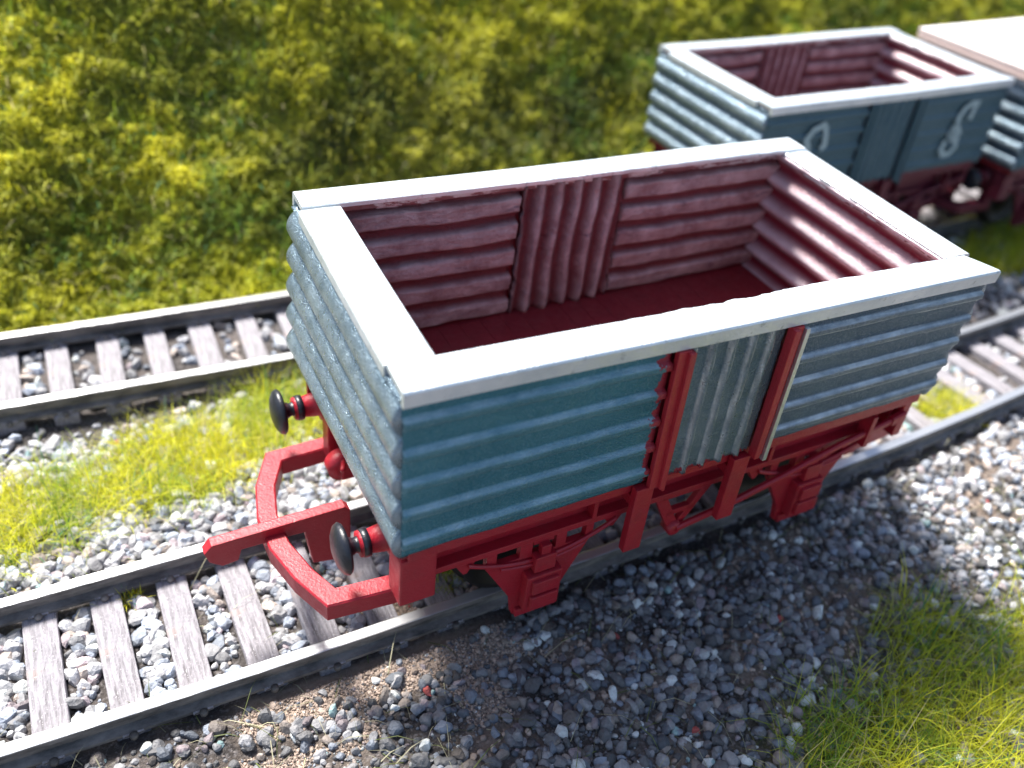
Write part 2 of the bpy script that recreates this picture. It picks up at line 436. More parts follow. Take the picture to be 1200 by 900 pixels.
# ------------------------------------------------------------------ stones
def ico(sub, seed):
    bm = bmesh.new(); bmesh.ops.create_icosphere(bm, subdivisions=sub, radius=1)
    r = random.Random(seed); planes = []
    for _ in range(r.randint(7, 12)):
        n = Vector((r.gauss(0, 1), r.gauss(0, 1), r.gauss(0, 1))).normalized(); planes.append((n, r.uniform(.55, .86)))
    sc = Vector((r.uniform(.8, 1.25), r.uniform(.75, 1.0), r.uniform(.55, .85)))
    for v in bm.verts:
        for n, d in planes:
            k = v.co.dot(n)
            if k > d: v.co -= n*(k-d)*.98
        v.co = Vector([v.co[i]*sc[i] for i in range(3)])
    bm.verts.ensure_lookup_table()
    V = np.array([v.co[:] for v in bm.verts]); F = np.array([[v.index for v in f.verts] for f in bm.faces]); bm.free()
    return V, F
def rand_rot(n, tilt=1.0):
    q = rng.normal(size=(n, 4)); q[:, 1:3] *= tilt; q /= np.linalg.norm(q, axis=1)[:, None]
    w_, x, y, z = q.T
    return np.stack([1-2*(y*y+z*z), 2*(x*y-z*w_), 2*(x*z+y*w_), 2*(x*y+z*w_), 1-2*(x*x+z*z), 2*(y*z-x*w_), 2*(x*z-y*w_), 2*(y*z+x*w_), 1-2*(x*x+y*y)], 1).reshape(n, 3, 3)
def bay_ok(x, y):
    ok = np.ones(len(x), bool)
    for xs, fn_, ff_ in SLEEP.values():
        yn, yf = fn_(x), ff_(x)
        ok &= ~((y > yn-2.7) & (y < yn+1.0)) & ~((y < yf+2.7) & (y > yf-1.0))
        k = np.abs(x[:, None]-xs[None, :]).min(1); c = (yn+yf)/2
        ok &= ~((k < 2.15) & (np.abs(y-c) < 11.4))
    return ok
def stones(name, N, box, size, dens, sub, lift=0.0):
    x = rng.uniform(box[0], box[1], N); y = rng.uniform(box[2], box[3], N)
    keep = rng.random(N) < dens(x, y); x, y = x[keep], y[keep]
    ok = bay_ok(x, y); x, y = x[ok], y[ok]; n = len(x)
    sz = (size[0]+(size[1]-size[0])*rng.random(n)**1.9)*np.where(near1(x)-y > 2, .80, 1.0)
    z = ground_h(x, y)+sz*.12+lift*rng.random(n)
    R3 = rand_rot(n, .45)
    tpl = [ico(sub, 100+i) for i in range(14)]
    # tints
    g0 = np.where((near1(x)-y) > 1.5, .065+(.22+.28*smooth(25, 50, x))*rng.random(n)**1.2, .17+.34*rng.random(n))  # shade painted into the shoulder stones, sunlight into those further right
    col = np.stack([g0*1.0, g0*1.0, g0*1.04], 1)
    k = rng.random(n)
    col[k < .22] *= (.85, .95, 1.08); col[(k > .22) & (k < .34)] *= (1.15, .98, .84); col[(k > .34) & (k < .40)] *= (1.1, .93, .95)
    big = (k > .955); col[big] = np.array([.60, .63, .62])*(.8+.3*rng.random((big.sum(), 1)))
    rd = (k > .40) & (k < .402) & (sz < 1.6); col[rd] = (.36, .07, .06); tl = (k > .41) & (k < .418); col[tl] = (.25, .37, .37)
    tan = (sand_m(x, y) > .35) & (sz < 1.0) & (rng.random(n) < .85)
    col[tan] = np.array([.40, .31, .25])*(.45+.75*rng.random((tan.sum(), 1)))
    Vs, Fs, Cs, off = [], [], [], 0
    ti = rng.integers(0, len(tpl), n)
    for i, (tv, tf) in enumerate(tpl):
        s = np.where(ti == i)[0]
        if not len(s): continue
        P = np.einsum('nij,vj->nvi', R3[s], tv)*(sz[s]/2)[:, None, None]+np.stack([x[s], y[s], z[s]], 1)[:, None, :]
        Vs.append(P.reshape(-1, 3)); m = len(tv)
        Fs.append((tf[None]+(np.arange(len(s))*m)[:, None, None]).reshape(-1, 3)+off); off += len(s)*m
        Cs.append(np.repeat(col[s], m, 0))
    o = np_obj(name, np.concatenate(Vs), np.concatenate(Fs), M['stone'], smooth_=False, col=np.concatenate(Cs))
    return o
def d_near(x, y):
    d = near1(x)-y
    base = np.where(y > near1(x), .95, .95)*(1-.8*smooth(.4, .9, patch_m(x, y)))*(1-.85*sand_m(x, y))
    clump = .55+.6*smooth(.35, .6, fbm(x/7, y/7, 0, 77))
    clump = np.where((y > near1(x)) & (y < far1(x)), 1.0, clump)
    return base*clump
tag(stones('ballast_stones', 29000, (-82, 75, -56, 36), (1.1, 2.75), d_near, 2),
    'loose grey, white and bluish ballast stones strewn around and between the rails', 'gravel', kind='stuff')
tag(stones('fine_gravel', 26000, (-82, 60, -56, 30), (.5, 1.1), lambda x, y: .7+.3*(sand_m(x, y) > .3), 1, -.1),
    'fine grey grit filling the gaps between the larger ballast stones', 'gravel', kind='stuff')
def d_far(x, y):
    inn = (x > -82) & (x < 75) & (y < 36)
    return np.where(inn, 0, .8)*(1-.8*smooth(.4, .9, patch_m(x, y)))*(y < bank0(x)+1)
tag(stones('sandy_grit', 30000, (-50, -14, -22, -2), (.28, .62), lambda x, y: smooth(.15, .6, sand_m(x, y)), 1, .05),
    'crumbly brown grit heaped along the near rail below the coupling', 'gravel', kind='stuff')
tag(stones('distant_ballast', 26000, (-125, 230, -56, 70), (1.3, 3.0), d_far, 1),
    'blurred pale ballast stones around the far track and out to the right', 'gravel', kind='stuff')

# ------------------------------------------------------------------ grass
def blades(name, x, y, z, L, wdt, lean, col):
    n = len(x); a = rng.uniform(0, 2*np.pi, n); d = np.stack([np.cos(a), np.sin(a), 0*a], 1); sdv = np.stack([-np.sin(a), np.cos(a), 0*a], 1)
    b = rng.uniform(0, 2*np.pi, n); sdv = sdv*np.cos(b)[:, None]*.5+sdv*.5
    P0 = np.stack([x, y, z], 1); up = np.array([0, 0, 1.0])
    th = lean; P1 = P0+(d*np.sin(th)[:, None]+up*np.cos(th)[:, None])*(L*.55)[:, None]
    th2 = th*1.5+.15; P2 = P1+(d*np.sin(th2)[:, None]+up*np.cos(th2)[:, None])*(L*.45)[:, None]
    w_ = (wdt/2)[:, None]
    V = np.stack([P0-sdv*w_, P0+sdv*w_, P1-sdv*w_*.8, P1+sdv*w_*.8, P2], 1).reshape(-1, 3)
    o = np.arange(n)[:, None]*5
    F = np.concatenate([o+[0, 1, 3], o+[0, 3, 2], o+[2, 3, 4]])
    return np_obj(name, V, F, M['grass'], smooth_=True, col=np.repeat(col, 5, 0))
def grass_cols(n, x, y, yel=.5):
    k = np.clip(yel+(fbm(x/6, y/6, 0, 91)-.5)*2.4+rng.normal(0, .18, n), 0, 1)[:, None]
    A = np.array([.16, .31, .03]); B = np.array([.66, .64, .03]); c = A*(1-k)+B*k
    s = rng.random(n) < .10; c[s] = np.array([.48, .43, .22])
    g2 = rng.random(n) < .05; c[g2] = (.04, .22, .10)
    return c*(.75+.5*rng.random((n, 1)))
N = 800000
x = rng.uniform(-115, 190, N); y = rng.uniform(-60, 55, N)
pm = patch_m(x, y)*(.45+1.1*fbm(x/4, y/4, 0, 55)); keep = (rng.random(N) < smooth(.22, .75, pm)); keep &= ((pm > .26))
for xs, fn_, ff_ in SLEEP.values(): keep &= ~((y > fn_(x)-2.2) & (y < ff_(x)+2.2)) | (patch_m(x, y) < .0) | ((np.abs(x+21.5) < 4) & (np.abs(y+3) < 3))
x, y = x[keep], y[keep]; n = len(x)
thin = (y > -12) | (rng.random(n) < .42); x, y = x[thin], y[thin]; n = len(x)
hh = (2.4+4.6*rng.random(n)**1.5)*np.where(y < 0, 1.45, 1.05)
o = blades('grass', x, y, ground_h(x, y)-.3, hh, .09+.08*rng.random(n), np.abs(rng.normal(.85, .5, n)), grass_cols(n, x, y, .68))
tag(o, 'yellow green static grass tufts between the tracks and in the right corner', 'grass', kind='stuff')
# stray straws lying over the stones
n = 2600; x = rng.uniform(-80, 60, n); y = rng.uniform(-50, 30, n)
ok = (y < near1(x)-1.5) | (y > far1(x)+1.5) | (rng.random(n) < .25); x, y = x[ok], y[ok]; n = len(x)
c = np.where(rng.random((n, 1)) < .6, np.array([[.42, .40, .26]]), np.array([[.16, .20, .05]]))
o = blades('dry_straw', x, y, ground_h(x, y)+.2, 2.0+5*rng.random(n)**2, .07+.07*rng.random(n), rng.uniform(.7, 1.45, n), c*(.7+.6*rng.random((n, 1))))
tag(o, 'stray pale straws and thin green fibres scattered over the gravel', 'grass', kind='stuff')
# small tuft beside the sleeper, left of the coupling
def tuft(cx, cy, r, n, H, yel, lean=.8):
    a = rng.uniform(0, 2*np.pi, n); q = r*np.sqrt(rng.random(n)); x = cx+q*np.cos(a); y = cy+q*np.sin(a)
    return x, y, np.full(n, float(ground_h(cx, cy))), H*(.5+.6*rng.random(n)), .09+.06*rng.random(n), np.abs(rng.normal(lean, .4, n)), grass_cols(n, x, y, yel)
tag(blades('grass_tuft', *tuft(-55.2, 7.2, 1.1, 130, 2.4, .5)), 'tiny green tuft beside a sleeper end against the rail, left of the coupling', 'grass tuft')
tag(blades('grass_tuft', *tuft(64.5, -.5, 4.2, 1500, 4.6, .95, .6)), 'bright yellow grass tuft between the rails beyond the right end of the large wagon', 'grass tuft')
tag(blades('weed_clump', *tuft(-22.5, -2.2, 3.0, 700, 4.2, .45)), 'olive weeds growing on the track bed in shade under the near left buffer beam', 'weeds')

# ------------------------------------------------------------------ foliage on the bank
N = 420000
x = rng.uniform(-115, 250, N); d = rng.uniform(-1.5, 62, N)**1.0; y = bank0(x)+d
z = bank_h(x, y)
lump = fbm(x/13, y/13, z/13, 61, 3); fine = fbm(x/2.6, y/2.6, z/2.6, 67, 2)
off = 2.2*smooth(.3, .8, fine)*rng.random(N)**.6
y2 = y-off*.6; z2 = z+off*.8+.2
R3 = rand_rot(N)
sz = .45+.55*rng.random(N)
q = np.array([[-.5, 0, 0], [.1, -.32, .05], [.6, 0, 0], [.05, .32, .05]])
V = (np.einsum('nij,vj->nvi', R3, q)*sz[:, None, None]+np.stack([x, y2, z2], 1)[:, None]).reshape(-1, 3)
k = np.clip((lump-.5)*2.6+.50+(fine-.5)*.7+rng.normal(0, .12, N), 0, 1)[:, None]
hm = fbm(x/24, y/24, z/24, 71, 2)[:, None]
dk = np.array([.16, .20, .035]); md = np.array([.42, .44, .045]); yl = np.array([.76, .72, .07])
c = np.where(k < .5, dk+(md-dk)*k*2, md+(yl-md)*(k-.5)*2)
teal = smooth(.50, .62, hm)*(1-k)*.9; c = c*(1-teal)+np.array([.04, .10, .06])*teal
br = smooth(.52, .66, 1-hm)*(1-k)*.5; c = c*(1-br)+np.array([.14, .095, .022])*br
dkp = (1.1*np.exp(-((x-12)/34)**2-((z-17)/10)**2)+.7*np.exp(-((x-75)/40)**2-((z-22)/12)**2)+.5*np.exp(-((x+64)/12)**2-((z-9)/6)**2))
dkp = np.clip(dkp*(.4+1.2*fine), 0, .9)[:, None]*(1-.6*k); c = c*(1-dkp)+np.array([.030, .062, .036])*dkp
br2 = (smooth(16, 32, z)*.6)[:, None]; c = c*(1-br2)+np.array([.58, .56, .05])*br2  # sunlit crest painted in: foliage turns bright yellow with height
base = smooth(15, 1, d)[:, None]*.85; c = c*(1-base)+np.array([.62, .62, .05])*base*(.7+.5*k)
c *= (.7+.6*rng.random((N, 1)))
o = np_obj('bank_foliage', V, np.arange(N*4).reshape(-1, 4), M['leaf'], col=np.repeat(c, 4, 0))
tag(o, 'mossy green and yellow foliage covering the bank behind the far track', 'foliage', kind='stuff')
n = 90000; x = rng.uniform(-115, 240, n); y = bank0(x)+rng.uniform(-2.5, 55, n)
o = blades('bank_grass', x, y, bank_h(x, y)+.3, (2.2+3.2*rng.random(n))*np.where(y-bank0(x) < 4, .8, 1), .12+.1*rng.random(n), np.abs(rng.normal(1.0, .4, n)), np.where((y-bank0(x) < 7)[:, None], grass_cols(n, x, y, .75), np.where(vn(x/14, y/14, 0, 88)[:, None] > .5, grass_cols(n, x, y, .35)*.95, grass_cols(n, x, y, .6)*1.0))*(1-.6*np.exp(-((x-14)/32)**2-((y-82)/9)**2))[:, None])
tag(o, 'long yellow green grass fibres growing out of the bank', 'grass', kind='stuff')

# ------------------------------------------------------------------ wagons
# measured corners of the hand-built body (top rim plane and body bottom plane), bilinear between them
TOP = {(-1, -1): (-32.96, -16.75), (-1, 1): (-32.02, 17.6), (1, 1): (32.9, 16.74), (1, -1): (31.91, -17.71)}
BOT = {(-1, -1): (-32.94, -17.29), (1, -1): (34.0, -15.55), (-1, 1): (-33.31, 16.75), (1, 1): (33.7, 18.3)}
def warp1(x, y, z):
    u, v = x/32.8, y/17.0; t = min(1.1, max(0.0, (z-19.6)/(37.9-19.6)))
    def bl(Q, i): return sum(Q[(a, b)][i]*(1+a*u)/2*(1+b*v)/2 for a in (-1, 1) for b in (-1, 1))
    return (bl(BOT, 0)*(1-t)+bl(TOP, 0)*t, bl(BOT, 1)*(1-t)+bl(TOP, 1)*t, z)
def ident(x, y, z): return (x, y, z)

def sheet(name, mat, parent, org, ud, ul, nrm, z0, z1, ridge, pitch, amp, thick, warp, shape='wave', wob=.12, smear=None, phase=0.0, seed=0, rough_edge=.12, st=.16):
    """corrugated sheet standing between z0 and z1; ridge 'h' lies along ud, 'v' stands upright"""
    nu, nv = max(8, int(ul/(st if ridge == 'v' else .45))), max(8, int((z1-z0)/(st if ridge == 'h' else .45)))
    u = np.linspace(0, ul, nu+1); v = np.linspace(0, z1-z0, nv+1); U, Vv = np.meshgrid(u, v, indexing='ij')
    c = (Vv if ridge == 'h' else U)+wob*2.2*(fbm(U/7+seed, Vv/7, 0, 5+seed)-.5); ph = c/pitch+phase
    if shape == 'wave': f = .5+.5*np.cos(2*np.pi*ph)
    elif shape == 'rib': f = (.5+.5*np.cos(2*np.pi*ph))**2.4
    elif shape in ('trap', 'soft'):                         # flat-topped rib, two pale edges: rubbing plus painted highlight
        q = np.abs((ph % 1.0)-.5)*2; wd = (.26, .07) if shape == 'trap' else (.30, .11)
        f = 1-smooth(wd[0]-wd[1], wd[0]+wd[1], q)
    elif shape == 'plank':                                  # broad flats with narrow painted grooves
        f = (1-smooth(.48, .86, np.abs((ph % 1.0)-.5)*2))*(.8+.35*(ph % 1.0))
    else: f = np.abs(np.sin(np.pi*ph))**.75                # 'lobe': fat rounds with sharp grooves
    h = amp*f+wob*(fbm(U/3, Vv/1.6, seed*3.1, 15, 3)-.5)
    ed = rough_edge*(fbm(Vv*1.1, seed*7.7+U*0, 0, 23, 2)-.5)*2
    Ue = U+np.where(U < .01, ed, 0)+np.where(U > ul-.01, ed, 0)
    Ve = Vv+np.where(Vv < .01, 1, 0)*rough_edge*1.3*(fbm(U*.5, seed*3.3, 0, 29, 2)-.5)*2
    o = np.array(org, float); ud = np.array(ud, float); nr = np.array(nrm, float)
    F_ = o+ud*Ue[..., None]+np.array([0, 0, 1.0])*(z0+Ve)[..., None]+nr*h[..., None]
    B_ = o+ud*Ue[..., None]+np.array([0, 0, 1.0])*(z0+Ve)[..., None]+nr*(h*.0-thick)[..., None]
    P = np.concatenate([F_.reshape(-1, 3), B_.reshape(-1, 3)]); n = (nu+1)*(nv+1)
    P = np.array([warp(*p) for p in P])
    G = grid_faces(nu+1, nv+1)
    i = np.arange(nu+1); j = np.arange(nv+1); ids = np.arange(n).reshape(nu+1, nv+1)
    loop = np.concatenate([ids[:, 0], ids[-1, 1:], ids[-2::-1, -1], ids[0, -2:0:-1]])
    l2 = np.roll(loop, -1)
    side = np.stack([loop, loop+n, l2+n, l2], 1)
    F = np.concatenate([G, G[:, ::-1]+n, side])
    if np.dot(np.cross(ud, [0, 0, 1]), nr) < 0: F = F[:, ::-1]
    if shape in ('trap', 'soft'): wf = np.exp(-((q-wd[0])/(.07 if shape == 'trap' else .09))**2)*(1.7 if shape == 'trap' else .85)+.12*f
    else: wf = np.clip(f, 0, 1)**1.3
    wear_and_glint = wf*(.55+.7*fbm(U/4, Vv/4, seed, 33))
    sm = np.zeros_like(U) if smear is None else smear(U, Vv, ul, z1-z0)
    return np_obj(name, P, F, mat, parent, smooth_=True, attrs={'wear_and_glint': np.tile(np.clip(wear_and_glint, 0, 1).ravel(), 2), 'smear': np.tile(np.clip(sm, 0, 1).ravel(), 2)})

def strip(name, p0, p1, width, inn, z, parent, warp, rag=0.0, lip=1.7, cut0=0.0, cut1=0.0, seed=0, mat=None):
    """flat rim strip with an outer lip; inn = unit vector pointing to the inside"""
    p0, p1, inn = np.array(p0, float), np.array(p1, float), np.array(inn, float)
    L = np.linalg.norm(p1-p0); n = max(6, int(L/.35)); t = np.linspace(0, 1, n+1)
    V = []
    for i, a in enumerate(t):
        w_ = width+rag*2*(float(fbm(a*L/1.4, seed*9.1, 0, 3, 4))-.5)*float(smooth(.2, .5, a))
        c0 = p0+(p1-p0)*a
        def Q(q, zz):
            sh = (cut0*(1-a)+cut1*a)*q/width
            return np.append(c0+inn*q+(p1-p0)/L*sh, zz)
        wv = .07*math.sin(a*L/9+seed)
        for q, zz in ((-.38, z-lip), (-.42, z-.25), (-.30, z-.06), (-.1, z), (w_*.3, z+.03), (w_*.7, z+.03), (w_-.12, z+wv*.3), (w_, z-.08), (w_, z-.5), (.2, z-.55), (.05, z-lip)):
            V.append(warp(*Q(q, zz+wv)))
    m = 11; F = []
    for i in range(n):
        for k in range(m):
            F.append([i*m+k, (i+1)*m+k, (i+1)*m+(k+1) % m, i*m+(k+1) % m])
    # end caps as quads
    for e in (0, n):
        for a, b, c, d in ((0, 1, 9, 10), (1, 2, 8, 9), (2, 3, 7, 8), (3, 4, 6, 7), (4, 5, 6, 4)):
            q = [e*m+a, e*m+b, e*m+c, e*m+d]
            if len(set(q)) == 4: F.append(q if e else q[::-1])
    o = np_obj(name, V, F, mat or M['rim'], parent, smooth_=False)
    bm = bmesh.new(); bm.from_mesh(o.data); bmesh.ops.recalc_face_normals(bm, faces=bm.faces); bm.to_mesh(o.data); bm.free()
    return o

def make_wagon(name, loc, rz, sc, label, warp=ident, detail=True, back=False):
    W = empty(name, loc, rz, sc); tag(W, label, 'wagon', 'open wagons with corrugated sides')
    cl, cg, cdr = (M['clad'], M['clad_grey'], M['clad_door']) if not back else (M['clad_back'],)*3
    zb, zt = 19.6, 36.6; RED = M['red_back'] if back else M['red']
    def sm_r(U, V, ul, vl): return smooth(3.6, 0, ul-U)*.62+.08*smooth(1.0, 0, ul-U)
    def sm_l(U, V, ul, vl): return smooth(2.4, 0, U)*.5+smooth(1.4, 0, V)*smooth(13, 3, U)*.42
    def sm_b(U, V, ul, vl): return smooth(2.0, 0, V)*.62
    pr = 3.32
    if back: sm_r = sm_l = sm_b = None
    sheet('side_panel', cl, W, (-32.7, -16.75, 0), (1, 0, 0), 25.4, (0, -1, 0), zb, zt, 'h', pr, .50, .5, warp, 'soft', .14, sm_r, .05, 1)
    sheet('side_panel', cg, W, (7.6, -16.75, 0), (1, 0, 0), 24.9, (0, -1, 0), zb+.2, zt, 'h', pr, .48, .5, warp, 'trap', .10, sm_l, .05, 2)
    sheet('door_panel', cdr, W, (-5.6, -16.8, 0), (1, 0, 0), 11.2, (0, -1, 0), zb-.1, zt, 'v', 2.25, .50, .5, warp, 'trap', .2, sm_b, .3, 3)
    # far side outside
    sheet('side_panel', cl, W, (-32.7, 16.75, 0), (1, 0, 0), 25.4, (0, 1, 0), zb, zt, 'h', pr, .55, .5, warp, 'wave', .14, None, .55, 4)
    sheet('side_panel', cg, W, (7.4, 16.75, 0), (1, 0, 0), 25.1, (0, 1, 0), zb, zt, 'h', pr, .6, .5, warp, 'wave', .10, None, .55, 5)
    sheet('door_panel', cdr, W, (-7.2, 16.75, 0), (1, 0, 0), 14.4, (0, 1, 0), zb, zt, 'v', 2.3, .65, .5, warp, 'rib', .2, None, .3, 6)
    # ends
    sheet('end_panel', M['clad_end'], W, (-32.5, -16.7, 0), (0, 1, 0), 33.4, (-1, 0, 0), zb-.3, zt+.2, 'h', 3.42, 1.05, .5, warp, 'lobe', .08, None, .02, 7, .05)
    sheet('end_panel', M['clad_end'], W, (32.4, -16.7, 0), (0, 1, 0), 33.4, (1, 0, 0), zb-.3, zt, 'h', 3.42, .8, .5, warp, 'lobe', .16, None, .02, 8, .05)
    # inside lining
    sheet('lining_panel', M['lining'], W, (-31.4, 15.6, 0), (1, 0, 0), 24.3, (0, -1, 0), zb+.1, 37.2, 'h', 3.35, .75, .4, warp, 'plank', .38, None, .1, 11, .2)
    sheet('lining_panel', M['lining'], W, (7.2, 15.6, 0), (1, 0, 0), 24.2, (0, -1, 0), zb+.1, 37.2, 'h', 3.35, .75, .4, warp, 'plank', .38, None, .1, 12, .2)
    sheet('lining_panel', M['lining'], W, (-6.6, 15.35, 0), (1, 0, 0), 13.5, (0, -1, 0), zb+.3, 37.0, 'v', 2.45, .9, .4, warp, 'wave', .34, None, .2, 13, .3)
    sheet('lining_panel', M['lining_end'], W, (30.45, -15.6, 0), (0, 1, 0), 31.2, (-1, 0, 0), zb+.1, 37.3, 'h', 3.6, 1.1, .4, warp, 'wave', .12, None, .15, 14)
    sheet('lining_panel', M['lining'], W, (-31.5, -15.6, 0), (0, 1, 0), 31.2, (1, 0, 0), zb+.1, 37.2, 'h', 3.4, .8, .4, warp, 'wave', .2, None, .35, 15)
    sheet('lining_panel', M['lining'], W, (-31.4, -15.5, 0), (1, 0, 0), 62.6, (0, 1, 0), zb+.1, 37.2, 'h', 3.2, .7, .4, warp, 'wave', .2, None, .35, 16)
    sheet('inner_edging', M['edging'], W, (-31.4, 15.05, 0), (1, 0, 0), 62.6, (0, -1, 0), 36.3, 37.5, 'h', 9, .1, .3, warp, 'wave', .1, None, 0, 21, .25)
    sheet('inner_edging', M['edging'], W, (29.55, -15.3, 0), (0, 1, 0), 30.4, (-1, 0, 0), 36.6, 37.5, 'h', 9, .1, .3, warp, 'wave', .1, None, 0, 22, .15)
    # floor with plank grooves
    mb = MB(); nb = 24
    for i in range(nb):
        a = -32.3+64.6*i/nb; mb.box((a+.01, -15.9, 18.1), (a+64.6/nb-.01, 15.9, 19.75), .05)
    mb.build('floor', M['red_dark'], W, warp)
    mb = MB()
    for a, b in (((-32.2, -16.3, 19.3), (32.2, -15.8, 37.2)), ((-32.2, 15.9, 19.3), (32.2, 16.3, 37.2)), ((-32.1, -15.8, 19.3), (-31.6, 15.9, 37.2)), ((31.6, -15.8, 19.3), (32.1, 15.9, 37.2))): mb.box(a, b, 0)
    mb.build('body_shell', M['red_dark'], W, warp)
    # rim
    zr = 37.9
    strip('rim_strip', (-32.9, -17.0), (32.9, -17.0), 3.5, (0, 1), zr, W, warp, .27, 1.55, 0, -1.5, 1)
    strip('rim_strip', (-32.7, 17.1), (32.8, 17.1), 3.4, (0, -1), zr+.12, W, warp, .15, 1.5, 0, 0, 2)
    strip('rim_strip', (-32.7, 13.45), (-32.7, -13.3), 4.0, (1, 0), zr-.05, W, warp, .0, 1.3, 0, 0, 3)
    strip('rim_strip', (32.8, -13.2), (32.8, 16.2), 3.4, (-1, 0), zr-.18, W, warp, .1, 1.7, 0, 0, 4)
    # door posts
    for x0, x1, far in ((-7.1, -5.7, 0), (5.75, 7.2, 0)):
        mb = MB(); mb.box((x0, -17.55, 19.0), (x1, -16.9, 36.2), .08)
        mb.box((x1-.45 if x0 < 0 else x0, -18.0, 19.0), (x1 if x0 < 0 else x0+.7, -17.5, 36.1), .1)
        p = mb.build('door_post', M['red_worn'] if not back else M['clad_back'], W, warp)
        mb = MB(); e = x1+.02 if x0 < 0 else x1+.05
        mb.box((e, -17.85, 18.5 if x0 < 0 else 18.2), (e+(.32 if x0 < 0 else .5), -16.95, 36.0), .06)
        mb.build('post_edge', M['clad_back'] if back else M['red_worn'] if x0 < 0 else M['silver'], p, warp)
    for s in (-1, 1):
        mb = MB()
        mb.box((-32.3, s*13.4-.3, 13.4), (32.3, s*13.4+.3, 18.1), .06)
        y0, y1 = sorted((s*13.6, s*14.9))
        mb.box((-31.0, y0, 17.2), (32.3, y1+.1, 18.15), .1); mb.box((-31.0, y0, 13.3), (32.3, y1, 14.1), .1)
        mb.box((-31.8, min(s*14.7, s*16.3), 17.95), (32.2, max(s*14.7, s*16.3), 19.3), .1)
        for xx in (-28, -24.5, -9.5, 9.5, 25, 29.5): mb.lathe([(0, .45), (.3, .4), (.4, .15)], (xx, s*13.7, 15.7), (0, s, 0), 10)
        for xx in (-30.2, -11, 12, 30.2): mb.box((xx-.25, y0, 13.7), (xx+.25, y1-.05, 17.6), .05)
        mb.build('solebar', RED, W, warp)
        for xc in (-16.6, 19.2):                            # w-iron with axlebox and spring
            mb = MB(); ya, yb = sorted((s*13.9, s*14.7))
            mb.prism([(xc-6.4, 11.3), (xc-3.0, 5.2), (xc-2.6, 2.6), (xc+2.5, 2.6), (xc+2.9, 5.2), (xc+5.8, 11.3)], 1, ya, yb, .1)
            for a, b in ((-6.3, -5.2), (-2.6, -1.2), (1.5, 2.7), (5.0, 5.9)): mb.box((xc+a, ya, 11.2), (xc+b, yb, 13.5), .05)
            mb.prism([(xc-1.1, 13.4), (xc-1.1, 12.6), (xc+1.2, 12.6), (xc+1.2, 13.4)], 1, ya, yb, .05)
            for a in (-8.6, 8.2): mb.prism([(xc+a-1.2, 13.4), (xc+a+1.2, 13.4), (xc+a+.2, 11.7), (xc+a-.2, 11.7)], 1, ya, yb, .05)
            sp = [(xc+q, s*15.0, 10.6+2.3*(q/8.4)**2) for q in np.linspace(-8.4, 8.4, 15)]
            mb.sweep([(a, s*14.85, c) for a, b, c in sp], (.5, .5)); mb.sweep([(a, s*14.9, c-.45) for a, b, c in sp[3:-3]], (.6, .4))
            mb.box((xc-1.2, min(s*14.6, s*15.7), 9.4), (xc+1.2, max(s*14.6, s*15.7), 11.6), .12)
            mb.box((xc-.5, min(s*14.6, s*15.4), 11.4), (xc+.6, max(s*14.6, s*15.4), 12.8), .1)
            w_ = mb.build('axle_guard', RED, W, warp)
            mb = MB()
            mb.box((xc-2.0, min(s*14.6, s*16.0), 4.0), (xc+2.0, max(s*14.6, s*16.0), 9.2), .18)
            mb.box((xc-1.6, min(s*15.9, s*16.5), 4.6), (xc+1.6, max(s*15.9, s*16.5), 6.5), .15)
            mb.box((xc-1.5, min(s*15.9, s*16.45), 6.9), (xc+1.5, max(s*15.9, s*16.45), 8.7), .15)
            mb.box((xc-2.5, min(s*14.4, s*15.2), 2.6), (xc+2.4, max(s*14.4, s*15.2), 3.7), .12)
            mb.build('axle_box', RED, w_, warp)
        # door hangers below the posts
        for xc in (-7.35, 4.75):
            mb = MB(); mb.box((xc-1.05, min(s*16.45, s*17.4), 10.2), (xc+1.05, max(s*16.45, s*17.4), 19.1), .12)
            mb.box((xc-.8, min(s*14.6, s*16.7), 16.2), (xc+.8, max(s*14.6, s*16.7), 17.4), .08)
            mb.build('door_stop', RED, W, warp)
        # brake hanger and long lever
        mb = MB(); ya, yb = sorted((s*14.0, s*14.7))
        mb.prism([(-3.2, 13.5), (-1.7, 13.5), (1.1, 7.9), (-.3, 7.7)], 1, ya, yb, .06)
        mb.prism([(3.4, 13.5), (4.6, 13.5), (1.2, 8.0), (.3, 8.3)], 1, ya, yb, .06)
        mb.box((-2.2, ya, 12.9), (4.2, yb, 13.5), .05); mb.box((-1.2, ya, 10.2), (2.6, yb, 10.9), .05)
        mb.lathe([(-.5, .95), (1.0, .95), (1.15, .6)], (.3, s*14.1, 8.0), (0, s, 0), 18)
        mb.build('brake_hanger', RED, W, warp)
        mb = MB(); mb.sweep([(.3, s*15.1, 8.2), (7, s*15.3, 9.5), (14, s*15.5, 11.4), (22, s*15.6, 13.8), (31.2, s*15.7, 15.6)], (.7, .8))
        mb.sweep([(29.5, s*15.7, 15.2), (31.4, s*15.7, 15.7)], (.9, 1.3))
        mb.box((25.6, min(s*14.5, s*16.2), 12.7), (26.3, max(s*14.5, s*16.2), 17.2), .05)
        mb.build('brake_lever', RED, W, warp)
    for xe, s in ((-30.6, -1), (31.2, 1)):
        mb = MB(); mb.box((min(xe, xe+1.3), -15.6, 12.2), (max(xe, xe+1.3), 15.6, 18.3), .15)
        if s < 0:
            mb.box((-32.4, -15.9, 11.6), (-28.8, -13.0, 17.6), .2)
        mb.build('headstock', RED, W, warp)
